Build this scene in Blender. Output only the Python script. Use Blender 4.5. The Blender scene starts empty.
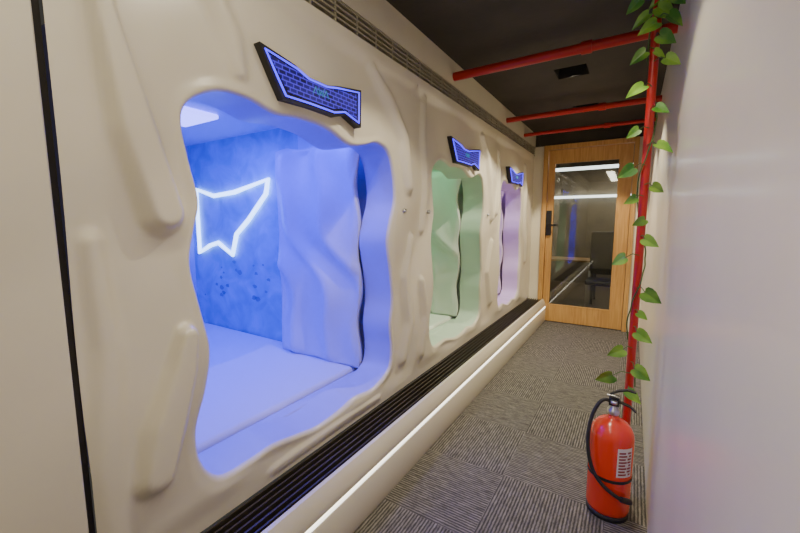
import bpy, math, random, bmesh
from mathutils import Vector
random.seed(7)
S=bpy.context.scene
COL=S.collection

# ------------------------------------------------------------ helpers
def mat(name, col, rough=0.5, metal=0.0, emis=None, es=0.0, coat=0.0, bump=0.0, bscale=40, var=0.0, vscale=4):
    m=bpy.data.materials.new(name); m.use_nodes=True
    nt=m.node_tree; b=nt.nodes['Principled BSDF']
    b.inputs['Base Color'].default_value=(*col,1)
    b.inputs['Roughness'].default_value=rough
    b.inputs['Metallic'].default_value=metal
    b.inputs['Coat Weight'].default_value=coat
    b.inputs['Coat Roughness'].default_value=0.15
    if emis:
        b.inputs['Emission Color'].default_value=(*emis,1)
        b.inputs['Emission Strength'].default_value=es
    tc=nt.nodes.new('ShaderNodeTexCoord')
    if var>0:
        n=nt.nodes.new('ShaderNodeTexNoise'); n.inputs['Scale'].default_value=vscale; n.inputs['Detail'].default_value=4
        r=nt.nodes.new('ShaderNodeValToRGB')
        r.color_ramp.elements[0].position=0.3; r.color_ramp.elements[1].position=0.7
        r.color_ramp.elements[0].color=(*[c*(1-var) for c in col],1)
        r.color_ramp.elements[1].color=(*[min(1,c*(1+var)) for c in col],1)
        nt.links.new(tc.outputs['Object'],n.inputs['Vector']); nt.links.new(n.outputs['Fac'],r.inputs['Fac'])
        nt.links.new(r.outputs['Color'],b.inputs['Base Color'])
    if bump>0:
        n2=nt.nodes.new('ShaderNodeTexNoise'); n2.inputs['Scale'].default_value=bscale
        bp=nt.nodes.new('ShaderNodeBump'); bp.inputs['Strength'].default_value=bump; bp.inputs['Distance'].default_value=0.01
        nt.links.new(tc.outputs['Object'],n2.inputs['Vector']); nt.links.new(n2.outputs['Fac'],bp.inputs['Height'])
        nt.links.new(bp.outputs['Normal'],b.inputs['Normal'])
    return m

def empty(name):
    e=bpy.data.objects.new(name,None); e.empty_display_size=0.1; COL.objects.link(e); return e

def mesh(name, verts, faces, m, parent=None, smooth=False):
    me=bpy.data.meshes.new(name); me.from_pydata([tuple(v) for v in verts],[],faces); me.update()
    if smooth:
        for p in me.polygons: p.use_smooth=True
    o=bpy.data.objects.new(name,me); COL.objects.link(o)
    if m: me.materials.append(m)
    if parent: o.parent=parent
    return o

BF=[(0,3,2,1),(4,5,6,7),(0,1,5,4),(1,2,6,5),(2,3,7,6),(3,0,4,7)]
def bv(x0,x1,y0,y1,z0,z1):
    return [(x0,y0,z0),(x1,y0,z0),(x1,y1,z0),(x0,y1,z0),(x0,y0,z1),(x1,y0,z1),(x1,y1,z1),(x0,y1,z1)]
def boxes(name, lst, m, parent=None, bevel=0.0):
    V=[];F=[]
    for b in lst:
        o=len(V); V+=bv(*b); F+=[tuple(i+o for i in f) for f in BF]
    ob=mesh(name,V,F,m,parent)
    if bevel>0:
        md=ob.modifiers.new('bevel','BEVEL'); md.width=bevel; md.segments=3; md.limit_method='ANGLE'
        for p in ob.data.polygons: p.use_smooth=True
        md.harden_normals=True
    return ob

def tube(name, pts, r, m, parent=None, closed=False, smooth=False, res=4):
    cu=bpy.data.curves.new(name,'CURVE'); cu.dimensions='3D'; cu.bevel_depth=r; cu.bevel_resolution=res
    sp=cu.splines.new('NURBS' if smooth else 'POLY'); sp.points.add(len(pts)-1)
    for i,p in enumerate(pts): sp.points[i].co=(*p,1)
    sp.use_cyclic_u=closed
    if smooth: sp.order_u=4; sp.use_endpoint_u=True; sp.resolution_u=6
    cu.use_fill_caps=True
    o=bpy.data.objects.new(name,cu); COL.objects.link(o); cu.materials.append(m)
    if parent: o.parent=parent
    return o

def lathe(name, prof, cx, cy, m, parent=None, n=40):
    V=[];F=[]
    for (r,z) in prof:
        for i in range(n):
            a=2*math.pi*i/n; V.append((cx+r*math.cos(a),cy+r*math.sin(a),z))
    for k in range(len(prof)-1):
        for i in range(n):
            j=(i+1)%n; F.append((k*n+i,k*n+j,(k+1)*n+j,(k+1)*n+i))
    F.append(tuple(reversed(range(n)))); F.append(tuple((len(prof)-1)*n+i for i in range(n)))
    return mesh(name,V,F,m,parent,True)

def fixn(o):
    bm=bmesh.new(); bm.from_mesh(o.data); bmesh.ops.recalc_face_normals(bm,faces=bm.faces); bm.to_mesh(o.data); bm.free()

def prism_yz(name, poly, x0, x1, m, parent=None):
    n=len(poly); V=[(x0,y,z) for y,z in poly]+[(x1,y,z) for y,z in poly]
    F=[tuple(range(n)),tuple(reversed(range(n,2*n)))]
    for i in range(n): j=(i+1)%n; F.append((i,i+n,j+n,j))
    o=mesh(name,V,F,m,parent); fixn(o); return o

def arealight(name, loc, sx, sy, e, col, rot=(0,0,0), parent=None):
    l=bpy.data.lights.new(name,'AREA'); l.shape='RECTANGLE'; l.size=sx; l.size_y=sy; l.energy=e; l.color=col
    o=bpy.data.objects.new(name,l); o.location=loc; o.rotation_euler=rot; COL.objects.link(o)
    if parent: o.parent=parent
    return o

# ------------------------------------------------------------ materials
M_cream=mat('cream_gelcoat',(0.69,0.64,0.52),0.30,coat=0.3,bump=0.03,bscale=8,var=0.03)
M_ledge=mat('cream_ledge',(0.71,0.66,0.53),0.22,coat=0.5)
M_black=mat('black_plastic',(0.015,0.014,0.013),0.45)
M_can=mat('added_can_matte',(0.02,0.018,0.015),0.95)  # for the added downlights, dark so they stay unnoticed
M_seam=mat('dark_seam',(0.03,0.025,0.02),0.7)
M_slat=mat('vent_slat',(0.34,0.31,0.24),0.4)
M_slatd=mat('dark_bronze_slat',(0.055,0.045,0.035),0.4,metal=0.3)
M_wallr=mat('painted_wall',(0.87,0.81,0.64),0.30,coat=0.25,bump=0.15,bscale=2.5,var=0.04,vscale=2)
M_ceil=mat('dark_ceiling',(0.05,0.042,0.030),0.8,bump=0.2,bscale=20,var=0.2,vscale=3)
M_red=mat('red_pipe_paint',(0.50,0.02,0.012),0.35)
M_ext=mat('extinguisher_red',(0.85,0.05,0.015),0.25,coat=0.5)
M_rub=mat('black_rubber',(0.02,0.02,0.02),0.5)
M_metal=mat('brushed_metal',(0.6,0.6,0.6),0.3,metal=1)
M_label=mat('label_white',(0.8,0.78,0.72),0.5)
M_ink=mat('label_ink',(0.3,0.04,0.03),0.5)
M_led=mat('led_white',(1,1,1),0.5,emis=(1,0.95,0.82),es=3.0)
M_wing=mat('led_wing_blue_white',(1,1,1),0.5,emis=(0.42,0.70,1.0),es=4.5)
M_violet=mat('neon_violet',(0.02,0.01,0.2),0.5,emis=(0.05,0.02,1.0),es=3.5)
M_cyan=mat('neon_cyan',(0.02,0.1,0.2),0.5,emis=(0.04,0.35,0.6),es=0.5)
M_tube=mat('room_tube_light',(1,1,1),0.5,emis=(0.9,0.95,1.0),es=4)
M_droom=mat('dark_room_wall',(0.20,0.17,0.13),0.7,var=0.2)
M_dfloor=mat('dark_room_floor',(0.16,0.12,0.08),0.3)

def m_wood():
    m=bpy.data.materials.new('oak_wood'); m.use_nodes=True; nt=m.node_tree; b=nt.nodes['Principled BSDF']
    b.inputs['Roughness'].default_value=0.4
    tc=nt.nodes.new('ShaderNodeTexCoord'); mp=nt.nodes.new('ShaderNodeMapping'); mp.inputs['Scale'].default_value=(18,18,1.2)
    n=nt.nodes.new('ShaderNodeTexNoise'); n.inputs['Scale'].default_value=2.5; n.inputs['Detail'].default_value=6; n.inputs['Distortion'].default_value=0.6
    r=nt.nodes.new('ShaderNodeValToRGB'); r.color_ramp.elements[0].color=(0.52,0.27,0.075,1); r.color_ramp.elements[1].color=(0.70,0.41,0.135,1)
    r.color_ramp.elements[0].position=0.3; r.color_ramp.elements[1].position=0.7
    nt.links.new(tc.outputs['Object'],mp.inputs['Vector']); nt.links.new(mp.outputs['Vector'],n.inputs['Vector'])
    nt.links.new(n.outputs['Fac'],r.inputs['Fac']); nt.links.new(r.outputs['Color'],b.inputs['Base Color'])
    return m
M_wood=m_wood()

def m_glass():
    m=bpy.data.materials.new('door_glass'); m.use_nodes=True; nt=m.node_tree
    for n in list(nt.nodes):
        if n.type!='OUTPUT_MATERIAL': nt.nodes.remove(n)
    out=[n for n in nt.nodes if n.type=='OUTPUT_MATERIAL'][0]
    t=nt.nodes.new('ShaderNodeBsdfTransparent'); t.inputs[0].default_value=(0.85,0.88,0.84,1)
    g=nt.nodes.new('ShaderNodeBsdfGlossy'); g.inputs['Roughness'].default_value=0.03
    x=nt.nodes.new('ShaderNodeMixShader'); x.inputs[0].default_value=0.10
    nt.links.new(t.outputs[0],x.inputs[1]); nt.links.new(g.outputs[0],x.inputs[2]); nt.links.new(x.outputs[0],out.inputs[0])
    return m
M_glass=m_glass()

def m_carpet():
    m=bpy.data.materials.new('carpet_tiles'); m.use_nodes=True; nt=m.node_tree; b=nt.nodes['Principled BSDF']
    b.inputs['Roughness'].default_value=0.95
    N=nt.nodes.new; L=nt.links.new
    tc=N('ShaderNodeTexCoord')
    ck=N('ShaderNodeTexChecker'); ck.inputs['Scale'].default_value=2.0
    off=N('ShaderNodeMapping'); off.inputs['Location'].default_value=(0.03,0.07,0.013)
    L(tc.outputs['Object'],off.inputs['Vector']); L(off.outputs['Vector'],ck.inputs['Vector'])
    cols=[]
    for sc in ((4,.8,1),(.8,4,1)):
        mp=N('ShaderNodeMapping'); mp.inputs['Scale'].default_value=sc
        L(tc.outputs['Object'],mp.inputs['Vector'])
        n=N('ShaderNodeTexNoise'); n.inputs['Scale'].default_value=17; n.inputs['Detail'].default_value=4; n.inputs['Roughness'].default_value=.75
        L(mp.outputs['Vector'],n.inputs['Vector'])
        w=N('ShaderNodeTexWave'); w.wave_type='BANDS'; w.bands_direction='X' if sc[0]==4 else 'Y'
        w.inputs['Scale'].default_value=21; w.inputs['Distortion'].default_value=1.2; w.inputs['Detail Scale'].default_value=3
        L(tc.outputs['Object'],w.inputs['Vector'])
        ma=N('ShaderNodeMath'); ma.operation='MULTIPLY_ADD'; ma.inputs[1].default_value=.55; ma.inputs[2].default_value=.42
        L(w.outputs['Fac'],ma.inputs[0])
        mu=N('ShaderNodeMath'); mu.operation='MULTIPLY'
        L(n.outputs['Fac'],mu.inputs[0]); L(ma.outputs[0],mu.inputs[1])
        cols.append(mu)
    mx=N('ShaderNodeMix'); mx.data_type='FLOAT'
    L(ck.outputs['Fac'],mx.inputs[0]); L(cols[0].outputs[0],mx.inputs[2]); L(cols[1].outputs[0],mx.inputs[3])
    r=N('ShaderNodeValToRGB'); r.color_ramp.elements[0].position=0.22; r.color_ramp.elements[0].color=(0.042,0.038,0.032,1)
    r.color_ramp.elements[1].position=0.62; r.color_ramp.elements[1].color=(0.29,0.265,0.225,1)
    L(mx.outputs[0],r.inputs['Fac']); L(r.outputs['Color'],b.inputs['Base Color'])
    bp=N('ShaderNodeBump'); bp.inputs['Strength'].default_value=0.4; bp.inputs['Distance'].default_value=0.004
    L(mx.outputs[0],bp.inputs['Height']); L(bp.outputs['Normal'],b.inputs['Normal'])
    return m
M_carpet=m_carpet()

def m_mural():
    m=bpy.data.materials.new('pod_mural'); m.use_nodes=True; nt=m.node_tree; b=nt.nodes['Principled BSDF']
    b.inputs['Roughness'].default_value=0.45
    N=nt.nodes.new; L=nt.links.new
    tc=N('ShaderNodeTexCoord')
    n=N('ShaderNodeTexNoise'); n.inputs['Scale'].default_value=5; n.inputs['Detail'].default_value=8; n.inputs['Distortion'].default_value=0.8
    r=N('ShaderNodeValToRGB'); r.color_ramp.elements[0].position=0.35; r.color_ramp.elements[0].color=(0.12,0.28,0.68,1)
    r.color_ramp.elements[1].position=0.65; r.color_ramp.elements[1].color=(0.24,0.42,0.9,1)
    L(tc.outputs['Object'],n.inputs['Vector']); L(n.outputs['Fac'],r.inputs['Fac']); L(r.outputs['Color'],b.inputs['Base Color'])
    return m
M_mural=m_mural()

def m_signpanel():
    m=bpy.data.materials.new('sign_circuit'); m.use_nodes=True; nt=m.node_tree; b=nt.nodes['Principled BSDF']
    b.inputs['Base Color'].default_value=(0.01,0.01,0.03,1); b.inputs['Roughness'].default_value=0.4
    N=nt.nodes.new; L=nt.links.new
    tc=N('ShaderNodeTexCoord')
    mp=N('ShaderNodeMapping'); mp.inputs['Rotation'].default_value=(0,math.pi/2,0)
    bk=N('ShaderNodeTexBrick'); bk.inputs['Scale'].default_value=14; bk.inputs['Mortar Size'].default_value=.035
    bk.inputs['Color1'].default_value=(0.004,0.002,0.05,1); bk.inputs['Color2'].default_value=(0.02,0.008,0.22,1); bk.inputs['Mortar'].default_value=(0.09,0.035,0.95,1)
    sx=N('ShaderNodeSeparateXYZ'); cx=N('ShaderNodeCombineXYZ')
    L(tc.outputs['Object'],sx.inputs[0]); L(sx.outputs['Y'],cx.inputs['X']); L(sx.outputs['Z'],cx.inputs['Y'])
    L(cx.outputs[0],bk.inputs['Vector']); L(bk.outputs['Color'],b.inputs['Emission Color'])
    nt.nodes.remove(mp)
    b.inputs['Emission Strength'].default_value=0.9
    return m
M_sign=m_signpanel()

def m_leaf():
    m=bpy.data.materials.new('pothos_leaf'); m.use_nodes=True; nt=m.node_tree; b=nt.nodes['Principled BSDF']
    b.inputs['Roughness'].default_value=0.35
    N=nt.nodes.new; L=nt.links.new
    tc=N('ShaderNodeTexCoord'); n=N('ShaderNodeTexNoise'); n.inputs['Scale'].default_value=9
    r=N('ShaderNodeValToRGB'); r.color_ramp.elements[0].position=0.4; r.color_ramp.elements[0].color=(0.05,0.20,0.02,1)
    r.color_ramp.elements[1].position=0.65; r.color_ramp.elements[1].color=(0.28,0.52,0.06,1)
    L(tc.outputs['Object'],n.inputs['Vector']); L(n.outputs['Fac'],r.inputs['Fac']); L(r.outputs['Color'],b.inputs['Base Color'])
    return m
M_leaf=m_leaf()
M_stem=mat('vine_stem',(0.06,0.13,0.03),0.6)

# ------------------------------------------------------------ dimensions
FX=-1.22     # facade plane
RX=0.14      # right wall
YE=5.49      # end wall
YB=-1.7      # wall behind camera
CH=2.60      # ceiling
YL=YE-.035   # end of trims, just short of the door frame
# ------------------------------------------------------------ shell
boxes('floor',[(-1.3,RX+0.1,YB,YE+0.1,-0.05,0)],M_carpet)
DL=[(-.5,1.55),(-.5,3.4),(-.5,4.50)]; hs=.12  # ceiling holes for the added downlights
cb=[(-1.35,-.5-hs,YB,YE+.1,CH,CH+.03),(-.5+hs,RX+.1,YB,YE+.1,CH,CH+.03)]
ys=YB
for (x,y) in DL: cb.append((-.5-hs,-.5+hs,ys,y-hs,CH,CH+.03)); ys=y+hs
cb.append((-.5-hs,-.5+hs,ys,YE+.1,CH,CH+.03))
boxes('ceiling',cb,M_ceil)
boxes('wall_right',[(RX,RX+0.1,YB,YE+0.1,0,CH)],M_wallr)
boxes('wall_back',[(-1.35,RX+0.1,YB-0.1,YB,0,CH)],M_wallr)
boxes('wall_far',[(-1.35,-1.10,YE,YE+0.1,0,2.43),(0.0,RX+0.1,YE,YE+0.1,0,2.43)],M_wallr)
boxes('wall_far_transom',[(-1.35,RX+0.1,YE,YE+0.1,2.43,CH)],M_ceil)
boxes('wall_left',[(FX-0.06,FX,YB,0.334,0.32,2.30),(FX-0.06,FX-0.01,5.30,YE,0.32,2.30)],M_cream,bevel=0.006)
boxes('trim_seam',[(FX-0.10,FX-0.02,0.325,0.352,0.32,2.30)],M_seam)
boxes('trim_fascia',[(FX-0.12,FX,YB,YE,2.425,CH),(FX-0.12,FX-0.07,YB,YE,2.28,2.43)],M_cream)
g=empty('air_vent_grille')
boxes('vent_recess',[(FX-0.065,FX-0.045,YB,YE,2.305,2.425)],M_black,g)
sl=[]
for i in range(5):
    z=2.312+i*0.025
    sl.append((FX-0.04,FX-0.002,YB,YE,z,z+0.009))
y=YB+0.05
while y<YE:
    sl.append((FX-0.04,FX-0.004,y,y+0.012,2.305,2.425)); y+=0.16
boxes('slats',sl,M_slat,g)
# ledge
prof=[(-1.045,0.31),(-1.035,0.325),(-1.02,0.322),(-1.003,0.295),(-0.992,0.255),(-0.988,0.229),(-0.992,0.220),(-1.004,0.218),(-1.004,0.202),(-0.992,0.200),(-0.986,0.19),(-0.986,0.03),(-0.992,0.0)]
V=[];F=[]
for (x,z) in prof: V+=[(x,YB,z),(x,YL,z)]
for i in range(len(prof)-1): F.append((2*i,2*i+1,2*i+3,2*i+2))
o=mesh('trim_ledge',V,F,M_ledge,smooth=True)
md=o.modifiers.new('es','EDGE_SPLIT'); md.split_angle=math.radians(35)
boxes('led_strip_light',[(-1.0035,-0.988,YB,YL,0.2025,0.2175)],M_led)
g=empty('ledge_vent_grille')
boxes('vent_tray',[(FX-0.03,-1.045,YB,YL,0.24,0.27)],M_black,g)
boxes('vent_slats',[(FX+0.005+i*0.03,FX+0.013+i*0.03,YB,YL,0.27,0.315) for i in range(6)],M_slatd,g)

# ------------------------------------------------------------ capsule pods
OUT1=[(.70,1.79),(.80,1.845),(.914,1.85),(1.03,1.825),(1.155,1.836),(1.32,1.83),(1.48,1.785),(1.60,1.80),(1.72,1.834),(1.83,1.80),(1.885,1.68),(1.895,1.53),(1.845,1.40),(1.817,1.28),(1.85,1.10),(1.87,.93),(1.845,.77),(1.86,.62),(1.83,.50),(1.67,.44),(1.50,.455),(1.37,.434),(1.22,.425),(1.10,.445),(.96,.47),(.84,.465),(.72,.475),(.655,.57),(.647,.70),(.69,.83),(.713,.96),(.69,1.10),(.663,1.26),(.685,1.38),(.704,1.47),(.68,1.60),(.665,1.72)]
def catmull(P,k=6):
    n=len(P);R=[]
    for i in range(n):
        p0,p1,p2,p3=P[i-1],P[i],P[(i+1)%n],P[(i+2)%n]
        for s in range(k):
            t=s/k
            R.append(tuple(0.5*(2*p1[j]+(-p0[j]+p2[j])*t+(2*p0[j]-5*p1[j]+4*p2[j]-p3[j])*t*t+(-p0[j]+3*p1[j]-3*p2[j]+p3[j])*t**3) for j in (0,1)))
    return R
def ss(t):
    t=max(0,min(1,t)); return t*t*(3-2*t)
TONG=[
 ([(.44,2.10,.02),(.47,1.9,.035),(.52,1.66,.06),(.585,1.43,.062)],.055,.7),
 ([(.625,1.04,.03),(.60,.93,.045),(.54,.76,.06),(.50,.62,.055)],.045,.7),
 ([(.40,1.35,.03),(.42,1.05,.04),(.39,.7,.05),(.40,.45,.05)],.018,1.0),
 ([(.75,2.22,.04),(.85,2.05,.05),(.88,1.93,.03)],.020,1.0),
 ([(1.66,2.20,.03),(1.82,2.08,.05),(1.97,1.90,.06),(2.03,1.62,.05)],.028,1.0),
 ([(2.08,1.30,.03),(2.02,1.05,.05),(2.06,.75,.06),(1.98,.52,.05)],.028,1.0),
 ([(2.25,2.2,.03),(2.22,1.95,.045),(2.28,1.6,.045),(2.23,1.35,.03)],.026,1.0),
 ([(2.22,1.0,.03),(2.27,.75,.05),(2.2,.5,.05)],.026,1.0),
 ([(3.35,2.18,.03),(3.5,2.0,.05),(3.6,1.75,.06),(3.63,1.45,.05)],.032,1.0),
 ([(3.7,1.2,.04),(3.62,.9,.06),(3.7,.6,.06)],.032,1.0),
 ([(3.82,2.1,.03),(3.85,1.8,.04),(3.8,1.5,.04)],.026,1.0),
 ([(4.95,2.1,.04),(5.05,1.8,.06),(5.02,1.4,.06),(5.1,.9,.06)],.030,1.0),
 ([(.95,.36,.03),(1.3,.37,.03),(1.7,.36,.03)],.010,.9),
]
def disp(y,z):
    h=0.012*math.sin(7.5*y+2.2*math.sin(2.6*z)+1.0)*ss((z-.35)/.1)*ss((2.28-z)/.1)
    for pts,amp,soft in TONG:
        if not(pts[0][0]-.5<y<pts[-1][0]+.5): continue
        best=9
        for a,b in zip(pts,pts[1:]):
            dx,dz=b[0]-a[0],b[1]-a[1]; L2=dx*dx+dz*dz
            t=max(0,min(1,((y-a[0])*dx+(z-a[1])*dz)/L2))
            w=a[2]+(b[2]-a[2])*t
            d=math.hypot(y-a[0]-dx*t,z-a[1]-dz*t)/w
            if d<best: best=d
        if best<1.25: h+=amp*ss((1.25-best)/soft)*ss((z-.32)/.06)*ss((2.30-z)/.08)
    h+=0.022*ss((z-2.20)/.06)   # cornice under the vent
    return h

def pod(idx, my0,my1,o0,o1, lightcol, energy, glow_tint, door_glow_tint):
    P=empty('capsule_sleeping_pod')
    M_in=mat('pod_glow_plastic_%d'%idx,glow_tint,0.4,bump=0.05,bscale=6)  # coloured pod glow is also put into the plastic, door and mattress colours
    M_dl=mat('sliding_door_plastic_%d'%idx,door_glow_tint,0.35,bump=0.05,bscale=6)
    M_bed=mat('mattress_fabric_%d'%idx,tuple(min(1,c*1.12) for c in door_glow_tint),0.85,bump=0.2,bscale=12)
    sc=(o1-o0)/(1.87-.665)
    out=catmull([(o0+(y-.665)*sc,z) for y,z in OUT1])
    cy=(o0+o1)/2; cz=1.13
    z0,z1=.32,2.30
    N=360
    angs=[2*math.pi*i/N for i in range(N)]
    for (yy,zz) in ((my0,z0),(my1,z0),(my1,z1),(my0,z1)): angs.append(math.atan2(zz-cz,yy-cy)%(2*math.pi))
    angs=sorted(set(angs)); n=len(angs)
    po=[];pr=[]
    for a in angs:
        ca,sa=math.cos(a),math.sin(a)
        best=None
        for i in range(len(out)):
            ax,az=out[i][0]-cy,out[i][1]-cz; bx,bz=out[(i+1)%len(out)][0]-cy,out[(i+1)%len(out)][1]-cz
            ex,ez=bx-ax,bz-az; den=ca*ez-sa*ex
            if abs(den)<1e-9: continue
            t=(ax*ez-az*ex)/den; u=(ax*sa-az*ca)/den
            if t>0 and -1e-6<=u<=1+1e-6:
                if best is None or t>best: best=t
        po.append((cy+ca*best,cz+sa*best))
        ts=[]
        if ca>1e-9: ts.append((my1-cy)/ca)
        if ca<-1e-9: ts.append((my0-cy)/ca)
        if sa>1e-9: ts.append((z1-cz)/sa)
        if sa<-1e-9: ts.append((z0-cz)/sa)
        t=min(ts); pr.append((cy+ca*t,cz+sa*t))
    V=[];F=[]
    K=46
    DX=[-0.215,-0.15,-0.09,-0.04]
    rings=0
    for d in DX:
        for i in range(n): V.append((FX+d,po[i][0],po[i][1]))
        rings+=1
    for k in range(K+1):
        t=(k/K)**1.5
        for i in range(n):
            y=po[i][0]+(pr[i][0]-po[i][0])*t; z=po[i][1]+(pr[i][1]-po[i][1])*t
            s=math.hypot(y-po[i][0],z-po[i][1])
            h=disp(y,z)*ss(s/.06)
            if s<.02: h-=0.02*(1-math.sqrt(max(0,1-(1-s/.02)**2)))
            V.append((FX+h,y,z))
        rings+=1
    for k in range(rings-1):
        for i in range(n):
            j=(i+1)%n
            F.append((k*n+i,(k+1)*n+i,(k+1)*n+j,k*n+j))
    fr=mesh('front_panel',V,F,M_cream,P,True)
    fr.data.materials.append(M_in)       # coloured light spilling onto the inner sleeve is put into its colour
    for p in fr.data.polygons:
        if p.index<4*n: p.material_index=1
    fixn(fr)
    iy0,iy1=o0-.07,o1+.09; xb=-3.55; xf=FX-.20; zt=2.10
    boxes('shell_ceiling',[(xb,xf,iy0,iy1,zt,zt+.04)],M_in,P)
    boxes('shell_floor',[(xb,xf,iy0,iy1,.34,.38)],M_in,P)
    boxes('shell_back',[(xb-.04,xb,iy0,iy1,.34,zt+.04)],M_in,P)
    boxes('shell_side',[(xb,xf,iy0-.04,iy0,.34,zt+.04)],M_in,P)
    if idx==1:
        boxes('shell_mural_side',[(xb,-2.10,iy1,iy1+.04,.34,zt+.04)],M_mural,P)
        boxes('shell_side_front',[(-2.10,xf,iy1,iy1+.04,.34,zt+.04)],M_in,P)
    else:
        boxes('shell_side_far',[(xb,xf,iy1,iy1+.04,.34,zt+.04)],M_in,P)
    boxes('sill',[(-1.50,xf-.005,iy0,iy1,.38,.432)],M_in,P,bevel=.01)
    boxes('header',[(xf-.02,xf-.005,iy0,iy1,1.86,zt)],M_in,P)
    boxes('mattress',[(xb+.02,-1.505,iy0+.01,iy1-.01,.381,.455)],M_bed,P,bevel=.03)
    boxes('pillow',[(xb+.05,xb+.42,cy-.3,cy+.3,.456,.56)],M_bed,P,bevel=.045)
    py=o1-.02
    NX,NZ=60,110; V=[];F=[]
    for j in range(NZ+1):
        z=.46+(1.89-.46)*j/NZ
        xn=-1.452+.012*math.sin(z*14.5)+.008*math.sin(z*6+1)
        for i in range(NX+1):
            x=xn+(-2.17-xn)*i/NX
            e=ss(min(i,NX-i)/4)*ss(min(j,NZ-j)/4)
            u=x*1.2+.16*math.sin(z*4.5+1)+.05*math.sin(z*11)+.25*z
            h=.042*(1-abs(math.sin(u*8)))**1.1+.014*math.sin(z*8+u*6)
            V.append((x,py-h*e,z))
    for j in range(NZ):
        for i in range(NX):
            a=j*(NX+1)+i; F.append((a,a+1,a+NX+2,a+NX+1))
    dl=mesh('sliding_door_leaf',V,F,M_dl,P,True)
    md=dl.modifiers.new('s','SOLIDIFY'); md.thickness=.035; md.offset=-1
    boxes('ceiling_lamp',[(-2.75,-2.35,cy-.1,cy+.25,zt-.03,zt-.001)],mat('pod_lamp_%d'%idx,(1,1,1),.5,emis=tuple(.2+.8*c for c in lightcol),es=4),P,bevel=.01)
    arealight('pod_lamp_light',(-2.5,cy+.05,zt-.04),.5,.5,energy,lightcol,parent=P)
    arealight('entry_fill_light',(-1.60,cy,zt-.03),.12,(o1-o0)*.8,energy*.6,lightcol,parent=P)  # added light to brighten sill and reveal, tucked above the opening
    return P

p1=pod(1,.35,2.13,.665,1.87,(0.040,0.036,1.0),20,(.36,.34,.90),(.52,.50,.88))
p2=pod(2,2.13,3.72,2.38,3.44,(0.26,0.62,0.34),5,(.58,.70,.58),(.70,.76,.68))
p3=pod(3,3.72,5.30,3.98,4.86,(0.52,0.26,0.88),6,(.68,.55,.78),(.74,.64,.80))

# LED wing outline on pod 1 side wall
W=[(-3.42,1.70),(-3.15,1.63),(-2.85,1.65),(-2.42,1.73),(-2.45,1.62),(-2.68,1.42),(-2.85,1.30),(-2.92,1.12),(-3.12,1.22),(-3.25,1.19),(-3.42,1.12)]
tube('led_wing_outline',[(x,1.940,z) for x,z in W],.018,M_wing,p1,closed=True)
V=[];F=[]
random.seed(3)
for k in range(22):
    x=random.uniform(-3.4,-2.25); z=random.uniform(.70,1.08); r=random.uniform(.008,.024)
    o=len(V)
    for i in range(12): V.append((x+r*1.5*math.cos(i*math.pi/6)*random.uniform(.6,1.2),1.953,z+r*math.sin(i*math.pi/6)*random.uniform(.6,1.2)))
    F.append(tuple(range(o,o+12)))
mesh('mural_decals',V,F,mat('decal_navy',(.10,.18,.52),.5),p1)
random.seed(7)

# ------------------------------------------------------------ signs
SG=[(-.31,.07),(-.14,.045),(-.07,.02),(.05,.02),(.13,.04),(.30,.07),(.295,-.115),(.18,-.08),(.10,-.105),(-.07,-.105),(-.21,-.11),(-.25,-.04)]
def sign(cy,cz,s):
    E=empty('neon_sign')
    x0=FX-.01; x1=FX+.035
    prism_yz('housing',[(cy+s*a,cz+s*b) for a,b in SG],x0,x1,M_black,E)
    inn=[(cy+s*a*.93,cz+s*((b+.02)*.80-.02)) for a,b in SG]
    tube('neon_border',[(x1+.003,a,b) for a,b in inn],.004,M_violet,E,closed=True,res=2)
    inn2=[(cy+s*a*.86,cz+s*((b+.02)*.62-.02)) for a,b in SG]
    prism_yz('lit_panel',inn2,x1-.001,x1+.004,M_sign,E)
    for k,pp in enumerate([[(-.045,-.04),(-.03,-.01),(-.015,-.04)],[(-.012,-.01),(-.004,-.04),(.004,-.015),(.012,-.04),(.020,-.01)],[(.02,-.04),(.035,-.01),(.05,-.04)]]):
        tube('logo_stroke_%d'%k,[(x1+.006,cy+s*a,cz+s*b) for a,b in pp],.002,M_cyan,E,res=1)
sign(1.240,1.980,.97); sign(2.92,1.965,1.0); sign(4.44,1.94,.95)
for yb in (1.975,2.30,3.53):
    E=empty('door_button')
    V=[];F=[]
    for k,(xx,r) in enumerate([(FX-.01,.014),(FX+.02,.014),(FX+.028,.009)]):
        for i in range(20): V.append((xx,yb+r*math.cos(i*math.pi/10),1.47+r*math.sin(i*math.pi/10)))
    for k in range(2):
        for i in range(20): j=(i+1)%20; F.append((k*20+i,k*20+j,k*20+20+j,k*20+20+i))
    F.append(tuple(range(40,60)))
    mesh('button_cap',V,F,M_metal,E,True)

# ------------------------------------------------------------ end door
D=empty('door_1')
boxes('frame',[(-1.10,-1.04,YE-.03,YE+.10,0,2.43),(-.05,0.0,YE-.03,YE+.10,0,2.43),(-1.04,-.05,YE-.03,YE+.10,2.37,2.43)],M_wood,D,bevel=.004)
boxes('leaf',[(-1.035,-.965,YE+.0,YE+.045,.01,2.365),(-.19,-.055,YE+.0,YE+.045,.01,2.365),(-.965,-.19,YE+.0,YE+.045,2.20,2.365),(-.965,-.19,YE+.0,YE+.045,.01,.24)],M_wood,D,bevel=.003)
boxes('glass_bead',[(-.965,-.95,YE-.004,YE+.03,.24,2.2),(-.205,-.19,YE-.004,YE+.03,.24,2.2),(-.95,-.205,YE-.004,YE+.03,2.185,2.2),(-.95,-.205,YE-.004,YE+.03,.24,.255)],M_wood,D)
boxes('glass_pane',[(-.95,-.205,YE+.02,YE+.026,.255,2.185)],M_glass,D)
boxes('lock_plate',[(-1.035,-.965,YE-.03,YE-.001,1.22,1.56)],M_black,D,bevel=.008)
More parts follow.
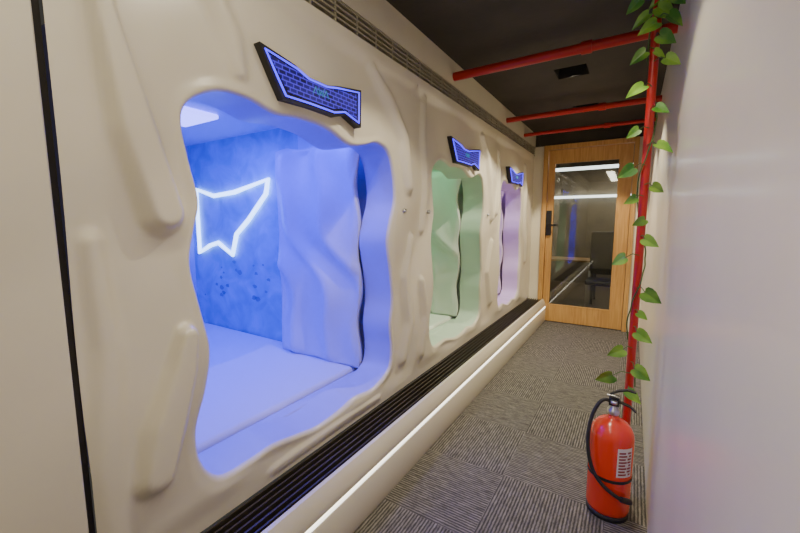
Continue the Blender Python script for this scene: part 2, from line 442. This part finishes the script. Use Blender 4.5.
tube('lever_handle',[(-1.0,YE-.02,1.36),(-1.0,YE-.07,1.36),(-.90,YE-.07,1.36)],.012,M_black,D)
# dim room behind the glass
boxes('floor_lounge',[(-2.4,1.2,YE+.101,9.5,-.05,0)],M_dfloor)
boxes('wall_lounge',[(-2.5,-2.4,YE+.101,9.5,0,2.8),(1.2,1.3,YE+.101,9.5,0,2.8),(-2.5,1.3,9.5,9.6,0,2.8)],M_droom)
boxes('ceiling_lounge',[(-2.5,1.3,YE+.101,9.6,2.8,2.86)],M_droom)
boxes('lounge_tube_light',[(-1.5,.2,7.2,7.27,2.30,2.35)],M_tube)
boxes('tube_light_hanger',[(-1.2,-1.19,7.23,7.24,2.35,2.8),(-.1,-.09,7.23,7.24,2.35,2.8)],M_black)
boxes('added_glow_bar',[(-1.8,.6,9.40,9.50,1.95,2.0)],M_tube)  # glowing bar added for a bright line in the glass, the shelf is made up
arealight('lounge_fill',(-.6,8.4,2.7),.6,.6,22,(1,.82,.60))
T=empty('lounge_table')
boxes('top',[(-1.4,-.5,7.0,7.6,.72,.75)],M_wood,T,bevel=.005)
boxes('legs',[(-1.38,-1.34,7.02,7.06,0,.72),(-.56,-.52,7.02,7.06,0,.72),(-1.38,-1.34,7.54,7.58,0,.72),(-.56,-.52,7.54,7.58,0,.72)],M_black,T)
C=empty('office_chair')
boxes('seat',[(-.60,-.15,6.4,6.85,.42,.50)],M_black,C,bevel=.03)
boxes('back',[(-.58,-.17,6.82,6.88,.55,1.25)],M_black,C,bevel=.03)
boxes('legs',[(-.59,-.56,6.42,6.45,0,.43),(-.19,-.16,6.42,6.45,0,.43),(-.59,-.56,6.82,6.85,0,.6),(-.19,-.16,6.82,6.85,0,.6)],M_metal,C)

# ------------------------------------------------------------ pipes
for (y,z,r) in ((2.72,2.49,.030),(4.10,2.48,.026),(4.85,2.47,.020)):
    E=empty('sprinkler_pipe'); tube('pipe',[(FX,y,z),(RX,y,z)],r,M_red,E,res=6)
    tube('coupling',[(-.35,y,z),(-.29,y,z)],r+.008,M_red,E,res=6)
E=empty('red_standpipe')
PX,PY=.030,2.08
tube('pipe',[(PX,PY,0.0),(PX,PY,CH)],.018,M_red,E,res=6)

# ------------------------------------------------------------ vine
VN=empty('pothos_vine')
pts=[]
z=.60;a=0
while z<2.5:
    pts.append((PX+.026*math.cos(a)+random.uniform(-.004,.004),PY+.026*math.sin(a),z)); z+=.03; a+=.30
tube('stem',pts,.003,M_stem,VN,smooth=True,res=2)
OL=[(0,0),(-.12,.2),(-.08,.38),(.12,.46),(.38,.42),(.68,.24),(1,0)]
V=[];F=[]
def leaf(base,tip,width,roll):
    b=Vector(base);t=Vector(tip);u=(t-b);L=u.length;u.normalize()
    ref=Vector((.25,-1,.25)).normalized()
    side=u.cross(ref).normalized(); nn=side.cross(u).normalized()
    side=(side*math.cos(roll)+nn*math.sin(roll)); nn=side.cross(u)
    o=len(V); m=len(OL)
    for s in (1,-1):
        for (x,w) in OL:
            V.append(b+u*L*x+side*w*s*width-nn*(-.25*w*width)-nn*(.12*L*x*x))
    for s in (0,1):
        q=o+s*m
        idx=list(range(q,q+m))
        F.append(tuple(idx if s==0 else reversed(idx)))
LF=[(-.075,.640,.09),(.075,.70,.085),(-.035,.77,.08),(.07,.88,.075),(.095,1.06,.09),(-.05,1.22,.075),(.07,1.31,.07),(.02,1.40,.06),(-.045,1.63,.08),(.09,1.72,.075),(-.03,1.80,.06),(-.03,1.97,.08),(.08,1.55,.06),(.095,2.08,.07),(-.03,2.13,.075),(.05,.58,.07),(.06,.97,.05),(-.02,1.50,.055),(.07,1.88,.06),
(.1,2.25,.085),(.06,2.3,.09),(-.03,2.28,.08),(.03,2.36,.09),(.1,2.40,.09),(-.05,2.42,.09),(.07,2.18,.08),(.0,2.22,.08),(.11,2.33,.08),(-.02,2.5,.09),(.08,2.5,.09),(-.06,2.34,.07),(.04,2.43,.08),(.12,2.46,.07),(.05,2.12,.06)]
pet=[]
for (x,zc,s) in LF:
    dx=1 if x>PX else -1
    yy=PY-random.uniform(.03,.09)
    base=(x-dx*s*.35,yy,zc+s*.22); tip=(min(x+dx*s*.45,RX-.012),yy-random.uniform(-.03,.03),zc-s*.30)
    leaf(base,tip,s*.85,random.uniform(-.5,.5))
    pet.append([(PX,PY-.02,zc+s*.35),((PX+base[0])/2,(PY+yy)/2-.01,zc+s*.45),base])
mesh('leaves',V,F,M_leaf,VN,False)
for i,p in enumerate(pet): tube('petiole_%d'%i,p,.002,M_stem,VN,res=1)

# ------------------------------------------------------------ fire extinguisher
X=empty('fire_extinguisher'); ex,ey=-.026,1.955
R=.094
lathe('cylinder_body',[(R-.012,.022),(R-.002,.03),(R,.045),(R,.395),(R-.004,.415),(R-.016,.44),(R-.036,.462),(R-.06,.475),(.024,.482),(.02,.50)],ex,ey,M_ext,X,48)
lathe('base_ring',[(R-.01,0),(R-.002,.002),(R-.002,.024),(R-.012,.026)],ex,ey,M_rub,X,40)
lathe('neck_collar',[(.024,.495),(.026,.50),(.026,.52),(.018,.525),(.018,.55)],ex,ey,M_metal,X,24)
boxes('valve',[(ex-.022,ex+.022,ey-.02,ey+.02,.54,.585)],M_rub,X,bevel=.005)
def lever(name,pts,w,t):
    V=[];F=[]
    for (x,z) in pts: V+=[(ex+x,ey-w,z),(ex+x,ey+w,z),(ex+x,ey+w,z+t),(ex+x,ey-w,z+t)]
    for i in range(len(pts)-1):
        a=4*i
        for k in range(4): F.append((a+k,a+(k+1)%4,a+4+(k+1)%4,a+4+k))
    F.append((0,1,2,3)); F.append(tuple(len(V)-4+k for k in (3,2,1,0)))
    return mesh(name,V,F,M_rub,X)
lever('carry_handle',[(-.02,.558),(.03,.555),(.065,.545),(.09,.525)],.011,.006)
lever('squeeze_lever',[(-.02,.585),(.015,.61),(.05,.622),(.085,.618)],.011,.006)
tube('safety_pin',[(ex-.03,ey-.02,.592),(ex,ey-.028,.595),(ex+.02,ey-.03,.592)],.003,M_metal,X)
lathe('pressure_gauge',[(.014,.558),(.014,.572)],ex+.0,ey-.03,M_metal,X,20)
hp=[(ex-.02,ey-.01,.56),(ex-.045,ey-.02,.575),(ex-.075,ey-.04,.53),(ex-.098,ey-.07,.44),(ex-.095,ey-.085,.32),(ex-.06,ey-.105,.21),(ex+.01,ey-.115,.165),(ex+.06,ey-.10,.14)]
tube('hose',hp,.0085,M_rub,X,smooth=True)
tube('nozzle',[(ex+.055,ey-.10,.142),(ex+.092,ey-.072,.125)],.013,M_rub,X)
V=[];F=[];n=48
for z in (.20,.215):
    for i in range(n):
        a=2*math.pi*i/n; V.append((ex+(R+.002)*math.cos(a),ey+(R+.002)*math.sin(a),z))
for i in range(n): j=(i+1)%n; F.append((i,j,n+j,n+i))
mesh('hose_strap',V,F,M_rub,X,True)
def patches(name,lst,m):
    V=[];F=[];k=12
    for (a0,a1,z0,z1,off) in lst:
        o=len(V)
        for z in (z0,z1):
            for i in range(k+1):
                a=a0+(a1-a0)*i/k; V.append((ex+(R+off)*math.cos(a),ey+(R+off)*math.sin(a),z))
        for i in range(k): F.append((o+i,o+i+1,o+k+2+i,o+k+1+i))
    mesh(name,V,F,m,X,True)
r=math.radians
patches('label',[(r(-72),r(-28),.235,.375,.0015)],M_label)
ink=[]
for k in range(8):
    z=.245+k*.015
    ink.append((r(-68),r(-50 if k%2 else -46),z,z+.008,.0025)); ink.append((r(-44 if k%3 else -40),r(-32),z,z+.008,.0025))
patches('label_print',ink,M_ink)

# ------------------------------------------------------------ corridor lamps, downlights added
L1=empty('linear_ceiling_lamp')
boxes('housing',[(-.62,-.44,-1.2,1.25,2.55,2.60)],M_metal,L1)
arealight('lamp_light',(-.53,.03,2.545),.16,2.35,21,(1.0,.91,.73),parent=L1)
for (x,y),e in zip(DL,(55,130,130)):
    E=empty('added_downlight')  # added to light the corridor, the bore hides the source
    boxes('can',[(x-hs+.001,x-hs+.006,y-hs,y+hs,CH+.0005,CH+.14),(x+hs-.006,x+hs-.001,y-hs,y+hs,CH+.0005,CH+.14),(x-hs,x+hs,y-hs+.001,y-hs+.006,CH+.0005,CH+.14),(x-hs,x+hs,y+hs-.006,y+hs-.001,CH+.0005,CH+.14),(x-hs,x+hs,y-hs,y+hs,CH+.13,CH+.14)],M_can,E)
    l=bpy.data.lights.new('added_spot','SPOT'); l.energy=e; l.color=(1,.89,.68); l.spot_size=math.radians(98); l.spot_blend=.25; l.shadow_soft_size=.015
    o=bpy.data.objects.new('added_spot',l); o.location=(x,y,CH+.095); COL.objects.link(o); o.parent=E

w=bpy.data.worlds.new('world'); S.world=w; w.use_nodes=True
w.node_tree.nodes['Background'].inputs[0].default_value=(.9,.85,.75,1); w.node_tree.nodes['Background'].inputs[1].default_value=.05

# ------------------------------------------------------------ camera
cam=bpy.data.cameras.new('camera'); co=bpy.data.objects.new('camera',cam); COL.objects.link(co)
cam.sensor_width=36; cam.lens=16.7; cam.clip_start=.02
co.location=(0,0,1.40); co.rotation_euler=(math.radians(90-6.8),0,math.radians(32.05))
S.camera=co
